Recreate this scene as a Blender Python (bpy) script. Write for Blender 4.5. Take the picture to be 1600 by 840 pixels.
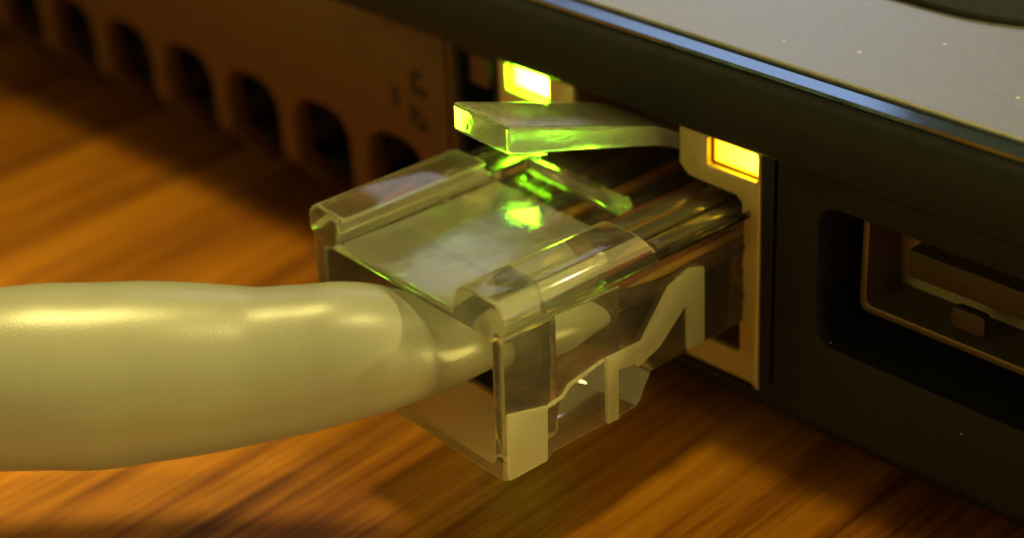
import bpy, bmesh, math, random
from mathutils import Vector, Matrix, Euler
random.seed(7)
R = math.radians
S = 0.1                      # all lengths below are millimetres; one Blender unit is a centimetre
scene = bpy.context.scene
for o in list(bpy.data.objects):
    bpy.data.objects.remove(o)
scene.unit_settings.system = 'METRIC'
scene.unit_settings.scale_length = 0.01

# ------------------------------------------------------------------ camera
cd = bpy.data.cameras.new('camera')
cam = bpy.data.objects.new('camera', cd)
scene.collection.objects.link(cam)
cam.location = (5.19714, -3.88111, 3.44436)
cam.rotation_euler = (R(59.905), R(2.935), R(44.878))
cd.sensor_fit = 'HORIZONTAL'
cd.sensor_width = 36.0
cd.lens = 2877.41 / 1600 * 36
cd.shift_x = (800 - 782.66) / 1600
cd.shift_y = -(420 - 397.77) / 1600
cd.clip_start = 0.05
cd.clip_end = 500
cd.dof.use_dof = True
cd.dof.focus_distance = 6.95
cd.dof.aperture_fstop = 0.38
scene.camera = cam

# ------------------------------------------------------------------ world and lamps
w = bpy.data.worlds.new('World')
scene.world = w
w.use_nodes = True
bg = w.node_tree.nodes['Background']
bg.inputs[0].default_value = (0.95, 0.74, 0.20, 1)
bg.inputs[1].default_value = 0.08


def area(name, loc, target, size, size_y, power, color):
    l = bpy.data.lights.new(name, 'AREA')
    l.shape = 'RECTANGLE'
    l.size = size * S
    l.size_y = size_y * S
    l.energy = power
    l.color = color
    o = bpy.data.objects.new(name, l)
    scene.collection.objects.link(o)
    o.location = Vector(loc) * S
    d = (Vector(target) - Vector(loc)).normalized()
    o.rotation_euler = d.to_track_quat('-Z', 'Y').to_euler()
    return o


# warm desk lamp above and to the left, cool window far behind the laptop, warm ceiling glow
sl = bpy.data.lights.new('desk_lamp_light', 'SPOT')
sl.energy = 9200
sl.color = (1.0, 0.80, 0.24)
sl.spot_size = R(22)
sl.spot_blend = 1.0
sl.shadow_soft_size = 1.9
so = bpy.data.objects.new('desk_lamp_light', sl)
scene.collection.objects.link(so)
so.location = Vector((-74, 0, 150)) * S
so.rotation_euler = (Vector((-14, -15, -8)) - Vector((-74, 0, 150))).to_track_quat('-Z', 'Y').to_euler()
area('ceiling_lamp_light', (75, 25, 400), (0, 0, -5), 40, 40, 3800, (1.0, 0.84, 0.28))
area('room_fill_light', (560, 50, 78), (4, -4, -4), 130, 130, 15500, (1.0, 0.80, 0.22))  # added warm fill from the right, brightens the cable front and plug side
area('front_fill_light', (-120, -560, 120), (4, 0, -4), 240, 240, 2600, (1.0, 0.80, 0.20))  # added weak front fill for the faces turned towards the camera
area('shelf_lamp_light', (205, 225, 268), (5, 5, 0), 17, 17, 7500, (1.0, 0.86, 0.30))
area('window_light', (-520, 560, 470), (10, 20, 0), 330, 280, 2500, (0.74, 0.80, 1.0))

vs = scene.view_settings
scene.display_settings.display_device = 'sRGB'
vs.view_transform = 'Standard'
vs.look = 'None'
vs.exposure = 0.48
vs.gamma = 1.0
vs.use_curve_mapping = False
cy = scene.cycles
cy.use_denoising = True
cy.max_bounces = 20
cy.transmission_bounces = 16
cy.glossy_bounces = 8
cy.diffuse_bounces = 4
cy.transparent_max_bounces = 12
cy.blur_glossy = 0.6
cy.sample_clamp_indirect = 14.0
cy.caustics_refractive = True
cy.caustics_reflective = True


# ------------------------------------------------------------------ materials
def new_mat(name):
    m = bpy.data.materials.new(name)
    m.use_nodes = True
    nt = m.node_tree
    return m, nt, nt.nodes['Principled BSDF']


def nd(nt, t, **kw):
    n = nt.nodes.new(t)
    for k, v in kw.items():
        setattr(n, k, v)
    return n


def objcoord(nt, scale=(1, 1, 1), rot=(0, 0, 0)):
    tc = nd(nt, 'ShaderNodeTexCoord')
    mp = nd(nt, 'ShaderNodeMapping')
    mp.inputs['Scale'].default_value = scale
    mp.inputs['Rotation'].default_value = rot
    nt.links.new(tc.outputs['Object'], mp.inputs['Vector'])
    return mp.outputs['Vector']


def noise(nt, vec, scale, detail=3, rough=0.55, dist=0.0):
    n = nd(nt, 'ShaderNodeTexNoise')
    n.inputs['Scale'].default_value = scale
    n.inputs['Detail'].default_value = detail
    n.inputs['Roughness'].default_value = rough
    n.inputs['Distortion'].default_value = dist
    nt.links.new(vec, n.inputs['Vector'])
    return n.outputs['Fac']


def ramp(nt, fac, stops):
    r = nd(nt, 'ShaderNodeValToRGB')
    el = r.color_ramp.elements
    while len(el) < len(stops):
        el.new(0.5)
    for e, (p, c) in zip(el, stops):
        e.position = p
        e.color = (*c, 1) if len(c) == 3 else c
    nt.links.new(fac, r.inputs['Fac'])
    return r.outputs['Color']


def bump(nt, height, strength, dist, bsdf):
    b = nd(nt, 'ShaderNodeBump')
    b.inputs['Strength'].default_value = strength
    b.inputs['Distance'].default_value = dist
    nt.links.new(height, b.inputs['Height'])
    nt.links.new(b.outputs['Normal'], bsdf.inputs['Normal'])


def grainy(name, c1, c2, rough=0.5, metallic=0.0, scale=60, spec=0.5, bmp=0.15, rvar=0.1, coat=0.0, dust=0.0):
    """plastic or painted metal with a fine moulded grain and slight uneven tone"""
    m, nt, p = new_mat(name)
    v = objcoord(nt)
    f = noise(nt, v, scale * 0.12, 4, 0.6)
    base = ramp(nt, f, [(0.3, c1), (0.7, c2)])
    if dust:
        vo = nd(nt, 'ShaderNodeTexVoronoi')
        vo.inputs['Scale'].default_value = 6.0
        nt.links.new(v, vo.inputs['Vector'])
        sp = nd(nt, 'ShaderNodeMapRange')
        sp.inputs['From Min'].default_value = dust
        sp.inputs['From Max'].default_value = dust * 0.4
        nt.links.new(vo.outputs['Distance'], sp.inputs['Value'])
        wh = nd(nt, 'ShaderNodeMath', operation='GREATER_THAN')
        sc = nd(nt, 'ShaderNodeSeparateColor')
        nt.links.new(vo.outputs['Color'], sc.inputs[0])
        nt.links.new(sc.outputs[0], wh.inputs[0])
        wh.inputs[1].default_value = 0.55
        mu = nd(nt, 'ShaderNodeMath', operation='MULTIPLY')
        nt.links.new(sp.outputs['Result'], mu.inputs[0])
        nt.links.new(wh.outputs[0], mu.inputs[1])
        mc = nd(nt, 'ShaderNodeMix', data_type='RGBA')
        nt.links.new(mu.outputs[0], mc.inputs['Factor'])
        nt.links.new(base, mc.inputs[6])
        mc.inputs[7].default_value = (0.85, 0.83, 0.78, 1)
        base = mc.outputs[2]
    nt.links.new(base, p.inputs['Base Color'])
    g = noise(nt, v, scale, 3)
    r = nd(nt, 'ShaderNodeMapRange')
    r.inputs['To Min'].default_value = max(rough - rvar, 0.02)
    r.inputs['To Max'].default_value = rough + rvar
    nt.links.new(f, r.inputs['Value'])
    nt.links.new(r.outputs['Result'], p.inputs['Roughness'])
    p.inputs['Metallic'].default_value = metallic
    if dust and metallic:
        inv = nd(nt, 'ShaderNodeMath', operation='MULTIPLY_ADD')
        nt.links.new(mu.outputs[0], inv.inputs[0])
        inv.inputs[1].default_value = -metallic
        inv.inputs[2].default_value = metallic
        nt.links.new(inv.outputs[0], p.inputs['Metallic'])
    p.inputs['Specular IOR Level'].default_value = spec
    p.inputs['Coat Weight'].default_value = coat
    if bmp:
        bump(nt, g, bmp, 0.01, p)
    return m


def clear(name, color, rough, ior=1.5, bmp=0.02, scale=9.0, milky=0.0, through=0.0, scatter=0.0, streak=1.0):
    """moulded transparent plastic with flow ripples and fine scratches"""
    m, nt, p = new_mat(name)
    p.inputs['Base Color'].default_value = (*color, 1)
    p.inputs['Transmission Weight'].default_value = 1.0
    p.inputs['IOR'].default_value = ior
    v = objcoord(nt, (1, 0.35, 1))
    f = noise(nt, v, scale, 4, 0.6, 0.6)
    s = noise(nt, objcoord(nt, (9, 0.5, 9), (0, 0, 0.2)), 14, 2)
    r = nd(nt, 'ShaderNodeMapRange')
    r.inputs['From Min'].default_value = 0.35
    r.inputs['From Max'].default_value = 0.75
    r.inputs['To Min'].default_value = rough * (1 - 0.5 * streak)
    r.inputs['To Max'].default_value = rough * (1 + 0.8 * streak)
    nt.links.new(s, r.inputs['Value'])
    nt.links.new(r.outputs['Result'], p.inputs['Roughness'])
    bump(nt, f, bmp, 0.05, p)
    p.inputs['Transmission Weight'].default_value = 1.0 - milky
    if through:
        out = [x for x in nt.nodes if x.type == 'OUTPUT_MATERIAL'][0]
        tr = nd(nt, 'ShaderNodeBsdfTransparent')
        tr.inputs['Color'].default_value = (*color, 1)
        tl = nd(nt, 'ShaderNodeBsdfTranslucent')
        tl.inputs['Color'].default_value = (*color, 1)
        mx = nd(nt, 'ShaderNodeMixShader')
        mx.inputs['Fac'].default_value = scatter
        nt.links.new(p.outputs['BSDF'], mx.inputs[1])
        nt.links.new(tl.outputs['BSDF'], mx.inputs[2])
        mix = nd(nt, 'ShaderNodeMixShader')
        mix.inputs['Fac'].default_value = through
        nt.links.new(mx.outputs['Shader'], mix.inputs[1])
        nt.links.new(tr.outputs['BSDF'], mix.inputs[2])
        nt.links.new(mix.outputs['Shader'], out.inputs['Surface'])
    return m


def wood():
    m, nt, p = new_mat('stained_wood')
    rot = (0, 0, R(4))
    warp = noise(nt, objcoord(nt, (0.3, 0.05, 1), rot), 1.0, 2)
    comb = nd(nt, 'ShaderNodeCombineXYZ')
    nt.links.new(warp, comb.inputs['X'])

    def stretched(sy, k):
        a = nd(nt, 'ShaderNodeVectorMath', operation='MULTIPLY_ADD')
        nt.links.new(comb.outputs['Vector'], a.inputs[0])
        a.inputs[1].default_value = (k, 0, 0)
        nt.links.new(objcoord(nt, (1, sy, 1), rot), a.inputs[2])
        return a.outputs['Vector']
    n1 = noise(nt, stretched(0.045, 0.5), 2.6, 3, 0.55, 0.0)
    n2 = noise(nt, stretched(0.035, 0.5), 11.0, 5, 0.7, 0.0)
    n3 = noise(nt, stretched(0.02, 0.5), 55.0, 3, 0.7)
    pores = noise(nt, stretched(0.09, 0.5), 150.0, 2, 0.6)
    mx = nd(nt, 'ShaderNodeMath', operation='MULTIPLY_ADD')
    nt.links.new(n2, mx.inputs[0])
    mx.inputs[1].default_value = 0.9
    nt.links.new(n1, mx.inputs[2])
    m2 = nd(nt, 'ShaderNodeMath', operation='MULTIPLY_ADD')
    nt.links.new(n3, m2.inputs[0])
    m2.inputs[1].default_value = 0.75
    nt.links.new(mx.outputs[0], m2.inputs[2])
    m3 = nd(nt, 'ShaderNodeMath', operation='MULTIPLY_ADD')
    nt.links.new(pores, m3.inputs[0])
    m3.inputs[1].default_value = 0.22
    nt.links.new(m2.outputs[0], m3.inputs[2])
    mr = nd(nt, 'ShaderNodeMapRange')
    mr.inputs['From Min'].default_value = 1.08
    mr.inputs['From Max'].default_value = 1.78
    nt.links.new(m3.outputs[0], mr.inputs['Value'])
    col = ramp(nt, mr.outputs['Result'], [(0.05, (0.10, 0.026, 0.001)), (0.36, (0.27, 0.084, 0.003)),
                                          (0.62, (0.45, 0.158, 0.005)), (0.95, (0.58, 0.230, 0.009))])
    nt.links.new(col, p.inputs['Base Color'])
    p.inputs['Roughness'].default_value = 0.42
    p.inputs['Coat Weight'].default_value = 0.06
    p.inputs['Specular IOR Level'].default_value = 0.25
    p.inputs['Coat Roughness'].default_value = 0.22
    bump(nt, m3.outputs[0], 0.1, 0.02, p)
    return m


def emit(name, c_edge, c_core, strength, edge_strength):
    """lit lens of a status lamp: bright over the diode, dimmer and purer in colour at its rim"""
    m, nt, p = new_mat(name)
    p.inputs['Base Color'].default_value = (*[min(1, x * 0.5) for x in c_edge], 1)
    p.inputs['Roughness'].default_value = 0.35
    tc = nd(nt, 'ShaderNodeTexCoord')
    g = nd(nt, 'ShaderNodeSeparateXYZ')
    nt.links.new(tc.outputs['Generated'], g.inputs[0])
    ms = []
    for ax in ('X', 'Z'):
        a = nd(nt, 'ShaderNodeMath', operation='SUBTRACT')
        nt.links.new(g.outputs[ax], a.inputs[0])
        a.inputs[1].default_value = 0.5
        b = nd(nt, 'ShaderNodeMath', operation='ABSOLUTE')
        nt.links.new(a.outputs[0], b.inputs[0])
        k = nd(nt, 'ShaderNodeMath', operation='MULTIPLY_ADD')
        nt.links.new(b.outputs[0], k.inputs[0])
        k.inputs[1].default_value = 2.5 if ax == 'X' else 1.25
        k.inputs[2].default_value = 0.0 if ax == 'X' else 0.625
        ms.append(k)
    mxn = nd(nt, 'ShaderNodeMath', operation='MAXIMUM')
    nt.links.new(ms[0].outputs[0], mxn.inputs[0])
    nt.links.new(ms[1].outputs[0], mxn.inputs[1])
    mr = nd(nt, 'ShaderNodeMapRange', interpolation_type='SMOOTHSTEP')
    mr.inputs['From Min'].default_value = 0.95
    mr.inputs['From Max'].default_value = 1.26
    mr.inputs['To Min'].default_value = 1.0
    mr.inputs['To Max'].default_value = 0.0
    nt.links.new(mxn.outputs[0], mr.inputs['Value'])
    hot = nd(nt, 'ShaderNodeMapRange')                 # the diode sits towards one end
    hot.inputs['From Min'].default_value = 0.0
    hot.inputs['From Max'].default_value = 1.0
    hot.inputs['To Min'].default_value = 0.3
    hot.inputs['To Max'].default_value = 1.6
    nt.links.new(g.outputs['X'], hot.inputs['Value'])
    nt.links.new(ramp(nt, mr.outputs['Result'], [(0, c_edge), (1, c_core)]), p.inputs['Emission Color'])
    st = nd(nt, 'ShaderNodeMapRange')
    st.inputs['To Min'].default_value = edge_strength
    st.inputs['To Max'].default_value = strength
    nt.links.new(mr.outputs['Result'], st.inputs['Value'])
    fin = nd(nt, 'ShaderNodeMath', operation='MULTIPLY')
    nt.links.new(st.outputs['Result'], fin.inputs[0])
    nt.links.new(hot.outputs['Result'], fin.inputs[1])
    nt.links.new(fin.outputs[0], p.inputs['Emission Strength'])
    return m


M = {}
M['wood'] = wood()
M['jacket'] = grainy('grey_cable_jacket', (0.285, 0.28, 0.215), (0.295, 0.29, 0.225), 0.33, 0, 90, 0.8, 0.08, 0.03)
M['clear'] = clear('clear_plug_plastic', (0.995, 0.985, 0.84), 0.03, bmp=0.006, milky=0.02, through=0.10, scatter=0.012)
M['matte'] = clear('matte_moulded_plastic', (0.98, 0.95, 0.74), 0.22, 1.5, 0.02, 9.0, milky=0.15, through=0.26, scatter=0.30, streak=0.15)
M['edge'] = clear('frosted_plug_edge', (1.0, 0.98, 0.74), 0.12, 1.5, 0.01, 9.0, milky=0.15, through=0.06, scatter=0.10, streak=0.3)
M['pane'] = clear('dusty_window_plastic', (0.97, 0.96, 0.86), 0.11, 1.5, 0.07, 16.0, milky=0.07, through=0.35, scatter=0.05, streak=0.4)
M['frost'] = clear('frosted_plug_plastic', (0.99, 0.96, 0.74), 0.22, 1.5, 0.05, milky=0.20, through=0.24, scatter=0.32, streak=0.15)
M['tab'] = clear('scuffed_latch_plastic', (0.96, 0.95, 0.85), 0.10, 1.5, 0.06, 14.0, milky=0.03, through=0.34, scatter=0.06)
M['tab_side'] = clear('glow_latch_flank', (0.99, 0.98, 0.88), 0.25, 1.5, 0.10, 18.0, milky=0.03, through=0.10, scatter=0.6, streak=0.2)
M['gold'] = grainy('gold_contact', (0.80, 0.52, 0.16), (0.70, 0.42, 0.12), 0.28, 1.0, 80, 0.5, 0.02)
M['panel'] = grainy('bronze_grey_panel', (0.130, 0.066, 0.030), (0.154, 0.079, 0.036), 0.55, 0.0, 130, 0.2, 0.25)
M['black'] = grainy('black_port_plastic', (0.014, 0.0145, 0.019), (0.020, 0.0205, 0.026), 0.5, 0.0, 150, 0.2, 0.3, dust=0.03)
M['trim'] = grainy('dark_edge_trim', (0.022, 0.023, 0.022), (0.028, 0.029, 0.028), 0.55, 0.0, 140, 0.15, 0.1, 0.06)
M['strip'] = grainy('blue_sheen_edge_strip', (0.17, 0.27, 0.43), (0.19, 0.29, 0.46), 0.10, 0.95, 140, 0.5, 0.01, 0.03)  # blue of the reflected window is put into the base colour
M['top'] = grainy('grey_top_cover', (0.66, 0.64, 0.60), (0.70, 0.68, 0.64), 0.33, 0.95, 170, 0.5, 0.2, dust=0.07)
M['cavity'] = grainy('dark_port_cavity', (0.16, 0.075, 0.024), (0.19, 0.09, 0.03), 0.5, 0.0, 120, 0.4, 0.1)
M['brass'] = grainy('yellowed_jack_shield', (0.62, 0.52, 0.24), (0.70, 0.59, 0.29), 0.42, 0.25, 60, 0.5, 0.05)
M['steel'] = grainy('port_shell_steel', (0.16, 0.125, 0.075), (0.20, 0.155, 0.095), 0.45, 0.6, 60, 0.5, 0.05)
M['tongue'] = grainy('brown_port_tongue', (0.050, 0.034, 0.022), (0.070, 0.048, 0.03), 0.5, 0.0, 80, 0.3, 0.1)
M['print'] = grainy('dark_icon_print', (0.008, 0.007, 0.007), (0.010, 0.009, 0.009), 0.6, 0, 80, 0.4, 0)
WIRES = [('dark_brown', (0.07, 0.03, 0.012)), ('amber', (0.66, 0.34, 0.06)), ('red_brown', (0.34, 0.07, 0.02)),
         ('umber', (0.06, 0.035, 0.02)), ('orange', (0.46, 0.16, 0.02)), ('dark_blue', (0.03, 0.035, 0.07)),
         ('brown', (0.16, 0.07, 0.03)), ('olive', (0.09, 0.08, 0.035))]
for n, c in WIRES:
    M['wire_' + n] = grainy(n + '_wire_insulation', c, tuple(x * 0.9 for x in c), 0.4, 0, 60, 0.5, 0)


# ------------------------------------------------------------------ mesh helpers (millimetres in, scene units out)
class Thing:
    def __init__(self, name, label, cat, base, rot=None):
        o = bpy.data.objects.new(name, None)
        o.empty_display_size = 0.3
        scene.collection.objects.link(o)
        self.rot = rot or Matrix.Identity(3)
        o.location = Vector(base) * S
        o.rotation_euler = self.rot.to_euler()
        o['label'] = label
        o['category'] = cat
        self.o = o
        self.off = self.rot.transposed() @ Vector(base)      # base seen in the thing's own frame


def bm_box(x0, x1, y0, y1, z0, z1):
    bm = bmesh.new()
    vs_ = [bm.verts.new((x, y, z)) for x in (x0, x1) for y in (y0, y1) for z in (z0, z1)]
    for f in ((0, 1, 3, 2), (4, 6, 7, 5), (0, 4, 5, 1), (2, 3, 7, 6), (0, 2, 6, 4), (1, 5, 7, 3)):
        bm.faces.new([vs_[i] for i in f])
    return bm


def bm_prism(poly, a0, a1, axis='x'):
    """polygon extruded along one axis; poly is (y,z) for x, (x,z) for y, (x,y) for z"""
    def mk(p, a):
        return {'x': (a, p[0], p[1]), 'y': (p[0], a, p[1]), 'z': (p[0], p[1], a)}[axis]
    bm = bmesh.new()
    A = [bm.verts.new(mk(p, a0)) for p in poly]
    B = [bm.verts.new(mk(p, a1)) for p in poly]
    bm.faces.new(A)
    bm.faces.new(B[::-1])
    n = len(poly)
    for i in range(n):
        bm.faces.new((A[i], B[i], B[(i + 1) % n], A[(i + 1) % n]))
    bmesh.ops.recalc_face_normals(bm, faces=bm.faces)
    return bm


def rrect(x0, x1, z0, z1, r, n=5, corners=(1, 1, 1, 1)):
    """rounded rectangle, corners in the order lower-left, lower-right, upper-right, upper-left"""
    pts = []
    for k, (cx, cz, a0) in enumerate(((x0 + r, z0 + r, 180), (x1 - r, z0 + r, 270), (x1 - r, z1 - r, 0), (x0 + r, z1 - r, 90))):
        if corners[k]:
            for i in range(n + 1):
                a = R(a0 + 90 * i / n)
                pts.append((cx + r * math.cos(a), cz + r * math.sin(a)))
        else:
            pts.append(((x0, z0), (x1, z0), (x1, z1), (x0, z1))[k])
    return pts


def join(*bms):
    out = bmesh.new()
    for b in bms:
        me = bpy.data.meshes.new('t')
        b.to_mesh(me)
        b.free()
        out.from_mesh(me)
        bpy.data.meshes.remove(me)
    return out


def temp(bm):
    me = bpy.data.meshes.new('temp')
    bmesh.ops.recalc_face_normals(bm, faces=bm.faces)
    bm.to_mesh(me)
    bm.free()
    o = bpy.data.objects.new('temp', me)
    scene.collection.objects.link(o)
    return o


def solid(bm, cuts=(), adds=(), inter=(), bevel=0.0, seg=2, angle=35, clamp=True):
    """boolean and bevel worked out here, returned as a finished bmesh"""
    o = temp(bm)
    extra = []
    for op, lst in (('UNION', adds), ('INTERSECT', inter), ('DIFFERENCE', cuts)):
        for c in lst:
            t = temp(c)
            extra.append(t)
            md = o.modifiers.new('b', 'BOOLEAN')
            md.operation = op
            md.solver = 'EXACT'
            md.object = t
    if bevel:
        md = o.modifiers.new('v', 'BEVEL')
        md.width = bevel
        md.segments = seg
        md.limit_method = 'ANGLE'
        md.angle_limit = R(angle)
        md.use_clamp_overlap = clamp
    dg = bpy.context.evaluated_depsgraph_get()
    me = bpy.data.meshes.new_from_object(o.evaluated_get(dg))
    out = bmesh.new()
    out.from_mesh(me)
    bmesh.ops.remove_doubles(out, verts=out.verts, dist=1e-4)
    bpy.data.meshes.remove(me)
    for t in extra + [o]:
        m_ = t.data
        bpy.data.objects.remove(t)
        bpy.data.meshes.remove(m_)
    return out


def put(name, bm, mat, thing=None, parent=None, smooth=False, angle=40, label=None):
    off = thing.off if thing else Vector((0, 0, 0))
    for v in bm.verts:
        v.co = (v.co - off) * S
    bmesh.ops.recalc_face_normals(bm, faces=bm.faces)
    if bm.calc_volume(signed=True) < 0:
        bmesh.ops.reverse_faces(bm, faces=bm.faces)
    me = bpy.data.meshes.new(name)
    bm.to_mesh(me)
    bm.free()
    me.materials.append(M[mat] if isinstance(mat, str) else mat)
    if smooth:
        me.polygons.foreach_set('use_smooth', [True] * len(me.polygons))
        try:
            me.set_sharp_from_angle(angle=R(angle))
        except Exception:
            pass
    o = bpy.data.objects.new(name, me)
    scene.collection.objects.link(o)
    if thing:
        o.parent = parent or thing.o
    if label:
        o['label'] = label
    return o


def catmull(pts, n):
    """smooth curve through the points, tangents weighted by spacing so that it never overshoots"""
    L = [max(1e-6, math.sqrt(sum((a - b) ** 2 for a, b in zip(p[:3], q[:3])))) for p, q in zip(pts, pts[1:])]
    T = []
    for i in range(len(pts)):
        if i == 0:
            T.append([(b - a) / L[0] for a, b in zip(pts[0], pts[1])])
        elif i == len(pts) - 1:
            T.append([(b - a) / L[-1] for a, b in zip(pts[-2], pts[-1])])
        else:
            T.append([((b - a) / L[i - 1] * L[i] + (c - b) / L[i] * L[i - 1]) / (L[i - 1] + L[i]) for a, b, c in zip(pts[i - 1], pts[i], pts[i + 1])])
    out = []
    for i in range(len(pts) - 1):
        for k in range(n):
            t = k / n
            h = (2 * t ** 3 - 3 * t * t + 1, t ** 3 - 2 * t * t + t, -2 * t ** 3 + 3 * t * t, t ** 3 - t * t)
            out.append([h[0] * a + h[1] * L[i] * u + h[2] * b + h[3] * L[i] * v for a, b, u, v in zip(pts[i], pts[i + 1], T[i], T[i + 1])])
    out.append(list(pts[-1]))
    return out


def bm_tube(path, seg=24, soft=0):
    """path rows: x, y, z, radius across, radius up"""
    bm = bmesh.new()
    rings = []
    tan = [(Vector(path[min(i + 1, len(path) - 1)][:3]) - Vector(path[max(i - 1, 0)][:3])).normalized() for i in range(len(path))]
    for i, p in enumerate(path):
        t = Vector((0, 0, 0))
        for k in range(-soft, soft + 1):
            t += tan[min(max(i + k, 0), len(path) - 1)] * (soft + 1 - abs(k))
        t.normalize()
        side = t.cross(Vector((0, 0, 1))).normalized()
        up = side.cross(t).normalized()
        rings.append([bm.verts.new(Vector(p[:3]) + side * (p[3] * math.cos(2 * math.pi * k / seg)) + up * (p[4] * math.sin(2 * math.pi * k / seg)))
                      for k in range(seg)])
    for r0, r1 in zip(rings, rings[1:]):
        for k in range(seg):
            bm.faces.new((r0[k], r0[(k + 1) % seg], r1[(k + 1) % seg], r1[k]))
    bm.faces.new(rings[0][::-1])
    bm.faces.new(rings[-1])
    return bm


# ------------------------------------------------------------------ table
TZ = -12.6
YP = 12.39
tb = bmesh.new()
bmesh.ops.create_grid(tb, x_segments=8, y_segments=8, size=420)
for v in tb.verts:
    v.co.z = TZ
table = put('table', tb, 'wood')
table['kind'] = 'structure'
table['label'] = 'brown stained wooden table top with dark streaky grain'

# ------------------------------------------------------------------ laptop
lap = Thing('laptop', 'dark laptop with vent slots and lit network port along its side', 'laptop', (10, 110, TZ))

# left side panel with the vent slots
UNDER = -8.5
prof = [(YP, 1.42), (YP, UNDER), (YP + 2.6, -11.4), (YP + 12, -11.6), (YP + 12, -10.9), (YP + 3.0, -10.7), (YP + 1.1, -8.3), (YP + 1.1, 1.42)]
cuts = []
VX = [(-11.2, -7.0)] + [(-16.9 - 5.6 * k, -12.5 - 5.6 * k) for k in range(14)]
for a, b in VX:
    p_ = rrect(a, b, -14, -4.6, 1.6, 6, (0, 0, 1, 1))
    cuts.append(bm_prism(p_, YP - 2, YP + 9, 'y'))
put('side_panel', solid(bm_prism(prof, -130, -5.15), cuts, bevel=0.05, seg=2), 'panel', lap, smooth=True,
    label='bronze grey side panel with a row of dark vent slots')
put('vent_backing', bm_box(-129, -5.4, YP + 8, YP + 11, -10.6, 1.0), 'black', lap)
# narrow strip between the seam and the modem recess
put('seam_strip', solid(bm_box(-4.95, -4.6, YP - 0.02, YP + 8, -9.0, 1.42), bevel=0.06), 'panel', lap, smooth=True)

# right panel: black, with the openings of the network jack and the wide port
profr = [(YP, 1.42), (YP, -9.9), (YP + 1.6, -11.6), (YP + 12, -11.8), (YP + 12, 1.42)]
cuts = [bm_box(-1.62, 13.02, YP - 2, YP + 20, -9.55, 3),
        bm_prism(rrect(15.7, 31.0, -6.0, 0.25, 0.9), YP - 2, YP + 4.2, 'y'),
        bm_box(-4.2, -1.95, YP - 2, YP + 7, -7.5, 1.2),
        bm_box(-2.2, -1.4, YP + 0.4, YP + 1.7, 0.2, 1.15),
        bm_box(13.55, 13.72, YP - 2, YP + 0.25, -9.0, 3)]
put('port_panel', solid(bm_prism(profr, -4.55, 150), cuts, bevel=0.14, seg=3), 'black', lap, smooth=True,
    label='black plastic port panel with openings')
# small plastic block inside the dark recess left of the network port
put('recess_block', solid(bm_box(-4.1, -2.75, YP + 0.5, YP + 5, -0.6, 1.0), bevel=0.2), 'panel', lap, smooth=True)
put('base_plate', bm_box(-128, 148, YP + 5, YP + 200, -12.0, -11.62), 'black', lap)
for fx in (-100, 120):
    put('rubber_foot', solid(bm_box(fx - 8, fx + 8, YP + 8, YP + 14, TZ + 0.002, -12.02), bevel=0.1), 'black', lap)

# overhanging rounded edge trim, then a thin gap and the top cover
tp = [(YP - 0.08, 1.55), (YP - 0.3, 1.62), (YP - 0.5, 1.85), (YP - 0.6, 2.3), (YP - 0.6, 2.9), (YP - 0.52, 3.5), (YP - 0.32, 4.0),
      (YP - 0.1, 4.3), (YP + 0.12, 4.48)]
tp = [(p[0], p[1]) for p in catmull(tp, 4)] + [(YP + 6, 4.48), (YP + 6, 1.55)]
put('edge_trim', bm_prism(tp, -130, 150), 'trim', lap, smooth=True, angle=30)
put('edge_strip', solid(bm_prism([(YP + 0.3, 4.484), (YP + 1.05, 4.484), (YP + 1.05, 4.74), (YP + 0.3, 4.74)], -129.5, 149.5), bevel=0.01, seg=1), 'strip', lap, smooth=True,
    label='thin polished strip along the edge with a blue reflection put into its colour')
put('top_cover', solid(bm_box(-129, 149, YP + 1.4, YP + 200, 4.2, 4.85), bevel=0.07, seg=2), 'top', lap, smooth=True,
    label='smooth grey top cover catching bluish light')
# dark raised frame on the cover at the top right
put('cover_inset', solid(bm_prism(rrect(-110, 23.5, 21.5, YP + 190, 9, 12), 4.853, 5.15, 'z'), bevel=0.14), 'trim', lap, smooth=True,
    label='dark rounded frame set on the top cover')

# network jack: shield plate with a stepped opening and two lamp windows
xo0, xo1, kx0, kx1 = -0.25, 12.02, 2.95, 8.8
plate = bm_prism([(-1.55, -9.3), (12.7, -9.3), (13.0, -9.55), (12.95, -8.8), (12.9, 1.53), (-1.55, 1.53)], YP - 0.06, YP + 0.24, 'y')
LED = [(-1.08, 1.46), (10.24, 12.78)]
lz0, lz1 = 0.16, 1.42
op = [(xo0, -8.1), (xo1 - 0.05, -8.1), (xo1, -7.9), (xo1, -0.95), (xo1 - 0.25, -0.72), (9.3, -0.62), (kx1, -0.2), (kx1, 2.4),
      (kx0, 2.4), (kx0, -0.2), (2.4, -0.62), (xo0, -0.72)]
cuts = [bm_prism(op, YP - 1, YP + 1, 'y')]
for a, b in LED:
    cuts.append(bm_prism(rrect(a, b, lz0, lz1, 0.14, 3), YP - 1, YP + 1, 'y'))
jack = put('network_port', solid(plate, cuts, bevel=0.05, seg=2), 'brass', lap, smooth=True,
           label='yellowed metal shield plate of the network port')
for zz in (-2.9, -5.15):
    put('plate_notch', solid(bm_box(xo1 - 0.06, xo1 + 0.16, YP - 0.11, YP - 0.063, zz - 0.17, zz + 0.17), bevel=0.02), 'print', lap, jack)
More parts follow.
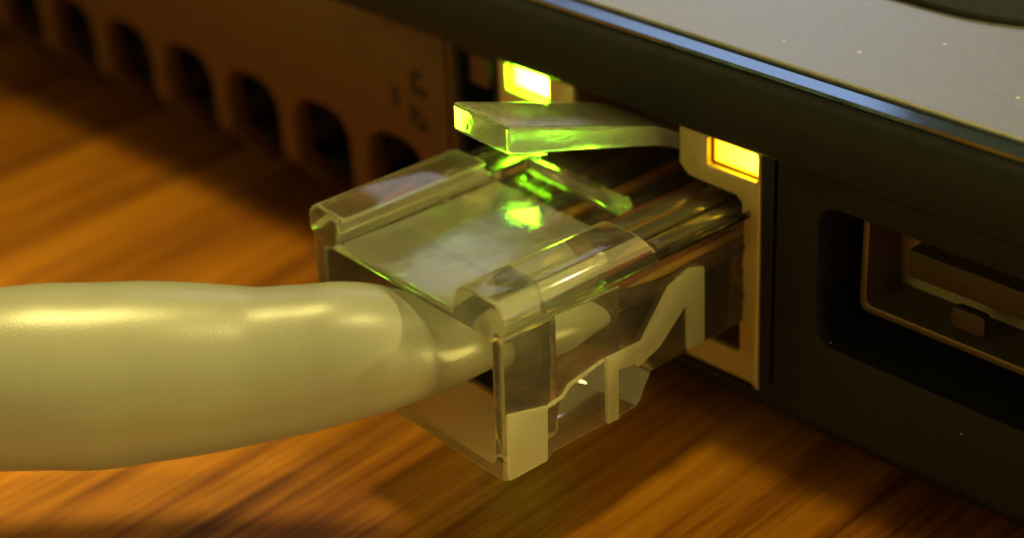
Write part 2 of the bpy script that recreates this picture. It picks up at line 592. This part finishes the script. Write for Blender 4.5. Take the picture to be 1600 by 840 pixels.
liner = solid(bm_box(-1.5, 12.9, YP + 0.27, YP + 19, -9.4, 3.4),
              [bm_box(-2.2, -1.0, YP + 0.4, YP + 1.7, 0.2, 1.15), bm_prism([(xo0, -8.1), (xo1, -8.1), (xo1, -0.7), (kx1, -0.6), (kx1, 2.6), (kx0, 2.6), (kx0, -0.6), (xo0, -0.7)], YP - 1, YP + 17, 'y'),
               bm_box(LED[0][0], LED[0][1], YP - 1, YP + 2.5, lz0, lz1), bm_box(LED[1][0], LED[1][1], YP - 1, YP + 2.5, lz0, lz1)])
put('port_liner', liner, 'cavity', lap, jack)
lens_mats = (emit('green_status_lamp', (0.06, 0.85, 0.0), (0.32, 1.0, 0.012), 90.0, 5.0),
             emit('amber_status_lamp', (1.0, 0.42, 0.0), (1.0, 0.66, 0.018), 7.0, 1.3))
for i, (a, b) in enumerate(LED):
    e = 0.02
    o = put('lamp_lens', solid(bm_box(a + e, b - e, YP + 0.30, YP + 1.6, lz0 + e, lz1 - e), bevel=0.08), lens_mats[i], lap, jack, smooth=True,
            label=('bright green status lamp', 'amber status lamp')[i])

# wide port on the right: recessed metal shell with a tongue
uy = YP + 1.5
shell = solid(bm_prism(rrect(16.75, 30.0, -4.75, -0.05, 0.45), uy, uy + 2.6, 'y'),
              [bm_prism(rrect(17.05, 29.7, -4.42, -0.38, 0.3), uy - 1, uy + 2.3, 'y')], bevel=0.05)
port = put('wide_port', shell, 'steel', lap, smooth=True, label='recessed metal port shell at the right')
put('tongue', solid(bm_box(18.6, 28.4, uy + 0.35, uy + 2.25, -2.7, -1.5), bevel=0.12), 'tongue', lap, port, smooth=True)
put('port_spring', solid(bm_prism(rrect(20.7, 22.2, -4.05, -3.15, 0.25, 4), uy + 0.25, uy + 0.7, 'y'), bevel=0.06), 'tongue', lap, port, smooth=True)

# network icon beside the seam: three small boxes joined by lines
def flat(x0, x1, z0, z1):
    return bm_box(x0, x1, YP - 0.012, YP + 0.05, z0, z1)
icon_pieces = (flat(-8.95, -8.5, -3.0, -1.95), flat(-7.55, -7.2, -2.0, -0.75), flat(-7.22, -6.75, -1.05, -0.65), flat(-7.2, -6.5, -1.95, -1.5),
            flat(-7.75, -7.4, -3.6, -2.5), flat(-7.4, -7.0, -3.15, -2.75), flat(-7.4, -6.6, -3.8, -3.4), flat(-6.9, -6.6, -3.4, -3.05))
for k_, piece in enumerate((join(*icon_pieces[:1]), join(*icon_pieces[1:4]), join(*icon_pieces[4:]))):
    put('port_icon', piece, 'print', lap, label='dark box of the small network symbol printed on the side panel')

# ------------------------------------------------------------------ network cable with its plug
prot = (Matrix.Rotation(R(-3.469), 3, 'Z') @ Matrix.Rotation(R(0.039), 3, 'Y') @ Matrix.Rotation(R(-2.028), 3, 'X'))
cab = Thing('network_cable', 'grey network cable with clear plastic plug pushed into the lit port', 'network cable', (0, -5, -9.0), prot)
W = 11.7
BOT = -7.5

# clear housing: rear shell with rails and sunk window, lower nose in front, cavity for the cable
body = bm_prism([(0, BOT), (2.1, BOT), (2.6, -7.32), (6.9, -7.3), (7.25, -7.1), (7.4, -6.7), (7.8, -6.0),
                 (10.4, -5.95), (20.5, -5.95), (20.5, -0.9), (8.0, -0.85), (7.45, -0.1), (7.3, 0.18), (7.15, 0.6), (0, 0.6)], -1, W + 1, 'x')
rail_cut = bm_prism([(2.7, 1.0), (2.6, 0.18), (2.35, 0.13), (2.12, -0.02), (2.0, -0.25), (1.8, -1.2), (8.75, -1.2), (8.95, -0.3), (9.05, -0.08), (9.3, 0.1), (9.6, 0.18), (9.7, 1.0)], -1, 8.4, 'y')
front_cut = bm_prism([(2.75, 1.0), (2.5, 0.1), (2.1, -0.2), (1.9, -1.2), (8.0, -1.2), (8.2, -0.2), (8.6, 0.1), (9.0, 1.0)], 7.9, 21, 'y')
cav = bm_prism(rrect(0.95, 10.95, -6.85, -1.52, 0.3, 4), -1, 3.0, 'y')
cav2 = bm_prism([(2.9, -6.75), (3.0, -6.6), (3.4, -5.0), (6.5, -4.7), (6.5, -1.7), (3.0, -1.56)], 1.4, 10.6, 'x')
body = solid(body, inter=[bm_prism([(0.2, BOT - 1), (W - 0.2, BOT - 1), (W - 0.2, -1.12), (W, -0.98)] + rrect(0, W, -2, 0.18, 0.7, 6, (0, 0, 1, 1))[1:-1][1:] + [(0, -0.98), (0.2, -1.12)], -1, 22, 'y')])
housing = solid(body, [rail_cut, front_cut, cav, cav2], bevel=0.11, seg=3, angle=45, clamp=False)
hous = put('plug_housing', housing, 'clear', cab, smooth=True, angle=50, label='clear plastic plug housing')
hous.data.materials.append(M['matte'])
hous.data.materials.append(M['edge'])          # the lower rear corners are left matte by the mould
for f in hous.data.polygons:
    c = f.center / S + cab.off
    if c.y < 2.3 and c.z < -4.9 and (c.x > 8.8 or c.z < -6.6):
        f.material_index = 1
    elif max(abs(x) for x in f.normal) < 0.985 and c.y < 9 and (c.z > -1.12 or c.x > W - 0.5 or c.x < 0.5 or c.y < 0.25):      # rounded edges, slightly frosted
        f.material_index = 2

# frosted raised outline moulded on the side of the plug
rib = [(5.24, -7.2), (5.18, -4.19), (7.1, -4.24), (7.72, -3.47), (8.58, -2.38), (9.72, -2.02), (10.51, -2.25), (10.67, -5.76), (9.73, -5.74), (9.62, -3.47),
       (8.07, -4.87), (6.87, -5.29), (6.64, -5.08), (5.8, -4.93), (5.83, -7.23)]
put('window_pane', solid(bm_box(1.98, 8.62, 0.12, 8.2, -1.19, -1.1), bevel=0.03), 'pane', cab, hous, smooth=True, label='dusty sunk window on top of the plug')
put('corner_pad', solid(bm_prism([(0.12, -7.38), (2.05, -7.38), (2.1, -4.95), (0.12, -4.45)], W - 0.196, W - 0.02), bevel=0.05), 'matte', cab, hous, smooth=True)
put('ledge_glint', solid(bm_prism([(2.15, -4.98), (2.9, -4.86), (3.25, -4.5), (3.9, -4.4), (5.1, -4.2), (5.1, -4.3), (3.95, -4.55), (3.35, -4.64), (2.95, -5.0), (2.15, -5.1)], W - 0.196, W - 0.09), bevel=0.02), 'frost', cab, hous, smooth=True)  # frosted sliver standing in for bright glints along the cavity edge
put('side_rib', solid(bm_prism(rib, W - 0.196, W + 0.0), bevel=0.04), 'frost', cab, hous, smooth=True)
# cross ridge on the nose in front of the window
put('cross_ridge', solid(bm_prism([(9.6, -1.18), (10.5, -1.18), (10.3, -0.55), (9.8, -0.55)], 2.1, 7.8), bevel=0.08), 'clear', cab, hous, smooth=True)
for x in (8.85, 9.85, 10.85):
    put('nose_ridge', solid(bm_prism([(x - 0.4, -0.84), (x + 0.4, -0.84), (x + 0.2, -0.7), (x - 0.3, -0.72)], 8.4, 19, 'y'), bevel=0.06), 'clear', cab, hous, smooth=True)

# springy latch tab
top = [(4.15, 4.5), (7.5, 3.43), (9.5, 2.79), (11.2, 2.25), (12.2, 1.9), (13.5, 1.2), (16, 0.0), (19.5, -0.5)]
bot = [(4.15, 3.25), (7.5, 2.3), (9.5, 1.73), (11.2, 1.25), (12.2, 0.95), (13.5, 0.35), (16, -0.7), (19.5, -0.93)]
topc = [tuple(p) for p in catmull(top, 4)]
botc = [tuple(p) for p in catmull(bot, 4)]
tab = bm_prism(topc + botc[::-1], 4.15, 7.45)
tabo = put('latch_tab', solid(tab, bevel=0.3, seg=4, angle=50), 'tab', cab, hous, smooth=True, angle=50, label='clear latch tab tinted green by the status lamp')
tabo.data.materials.append(M['tab_side'])        # this flank alone made more translucent, so the green lamp glows in it
for f in tabo.data.polygons:
    if f.normal.x > 0.8:
        f.material_index = 1

# gold contacts and wires in the nose
for k in range(8):
    x = W / 2 + (k - 3.5) * 1.02
    put('contact', bm_prism([(16.6, -5.9), (19.8, -5.9), (19.8, -4.6), (18.9, -4.9), (18.5, -3.2), (18.0, -4.9), (16.6, -5.2)], x - 0.16, x + 0.16), 'gold', cab, hous)
    n_, c_ = WIRES[7 - k]
    s0 = W / 2 + (k - 3.5) * 0.62
    zz = -3.0 + (0.35 if k % 2 else -0.5)
    path = catmull([(s0, 6.0, zz, .42, .42), (s0 + (x - s0) * 0.4, 7.2, zz * 0.6 - 1.3, .42, .42), (x, 9.0, -3.0, .42, .42), (x, 12, -2.9, .42, .42), (x, 18.6, -2.9, .42, .42)], 5)
    put('wire', bm_tube(path, 10), 'wire_' + n_, cab, hous, smooth=True)

# grey jacket: thick soft cable, necking down where it is clamped inside the plug
wp = [(-60, -76, -4.6, 3.5), (-36, -50, -4.2, 3.5), (-21.0, -29.5, -4.1, 3.5), (-9.0, -15.4, -4.8, 3.45), (-5.5, -11.7, -4.75, 3.58), (-4.0, -10.3, -4.68, 3.64), (-2.55, -8.9, -4.73, 3.64), (-1.5, -7.8, -4.66, 3.55),
      (-0.1, -6.4, -4.62, 3.38), (0.95, -5.35, -4.58, 3.19), (1.87, -4.45, -4.53, 3.01), (2.75, -3.55, -4.4, 2.91), (3.33, -2.97, -4.29, 2.83),
      (4.3, -2.0, -4.1, 2.69), (5.25, -1.04, -4.07, 2.45), (5.85, -0.42, -4.09, 2.2)]
pin = prot.transposed()
path = []
for x, y, z, r in wp:
    v = pin @ Vector((x, y, z))
    path.append((v.x, v.y, v.z, r, r))
outer = path + [(6.2, 0.48, -4.1, 2.08, 2.06), (6.5, 0.83, -4.12, 1.93, 1.92), (6.8, 1.2, -4.1, 1.68, 1.66), (6.98, 1.55, -4.05, 1.5, 1.48),
                (7.05, 1.95, -3.95, 1.6, 1.5), (7.05, 2.5, -3.75, 2.2, 1.6), (6.95, 3.2, -3.5, 3.0, 1.66), (6.75, 4.2, -3.3, 3.65, 1.62), (6.6, 6.1, -3.15, 3.8, 1.4)]
put('cable_jacket', bm_tube(catmull(outer, 6), 48, 5), 'jacket', cab, smooth=True, angle=60, label='grey rubbery cable jacket necking down and clamped inside the plug')
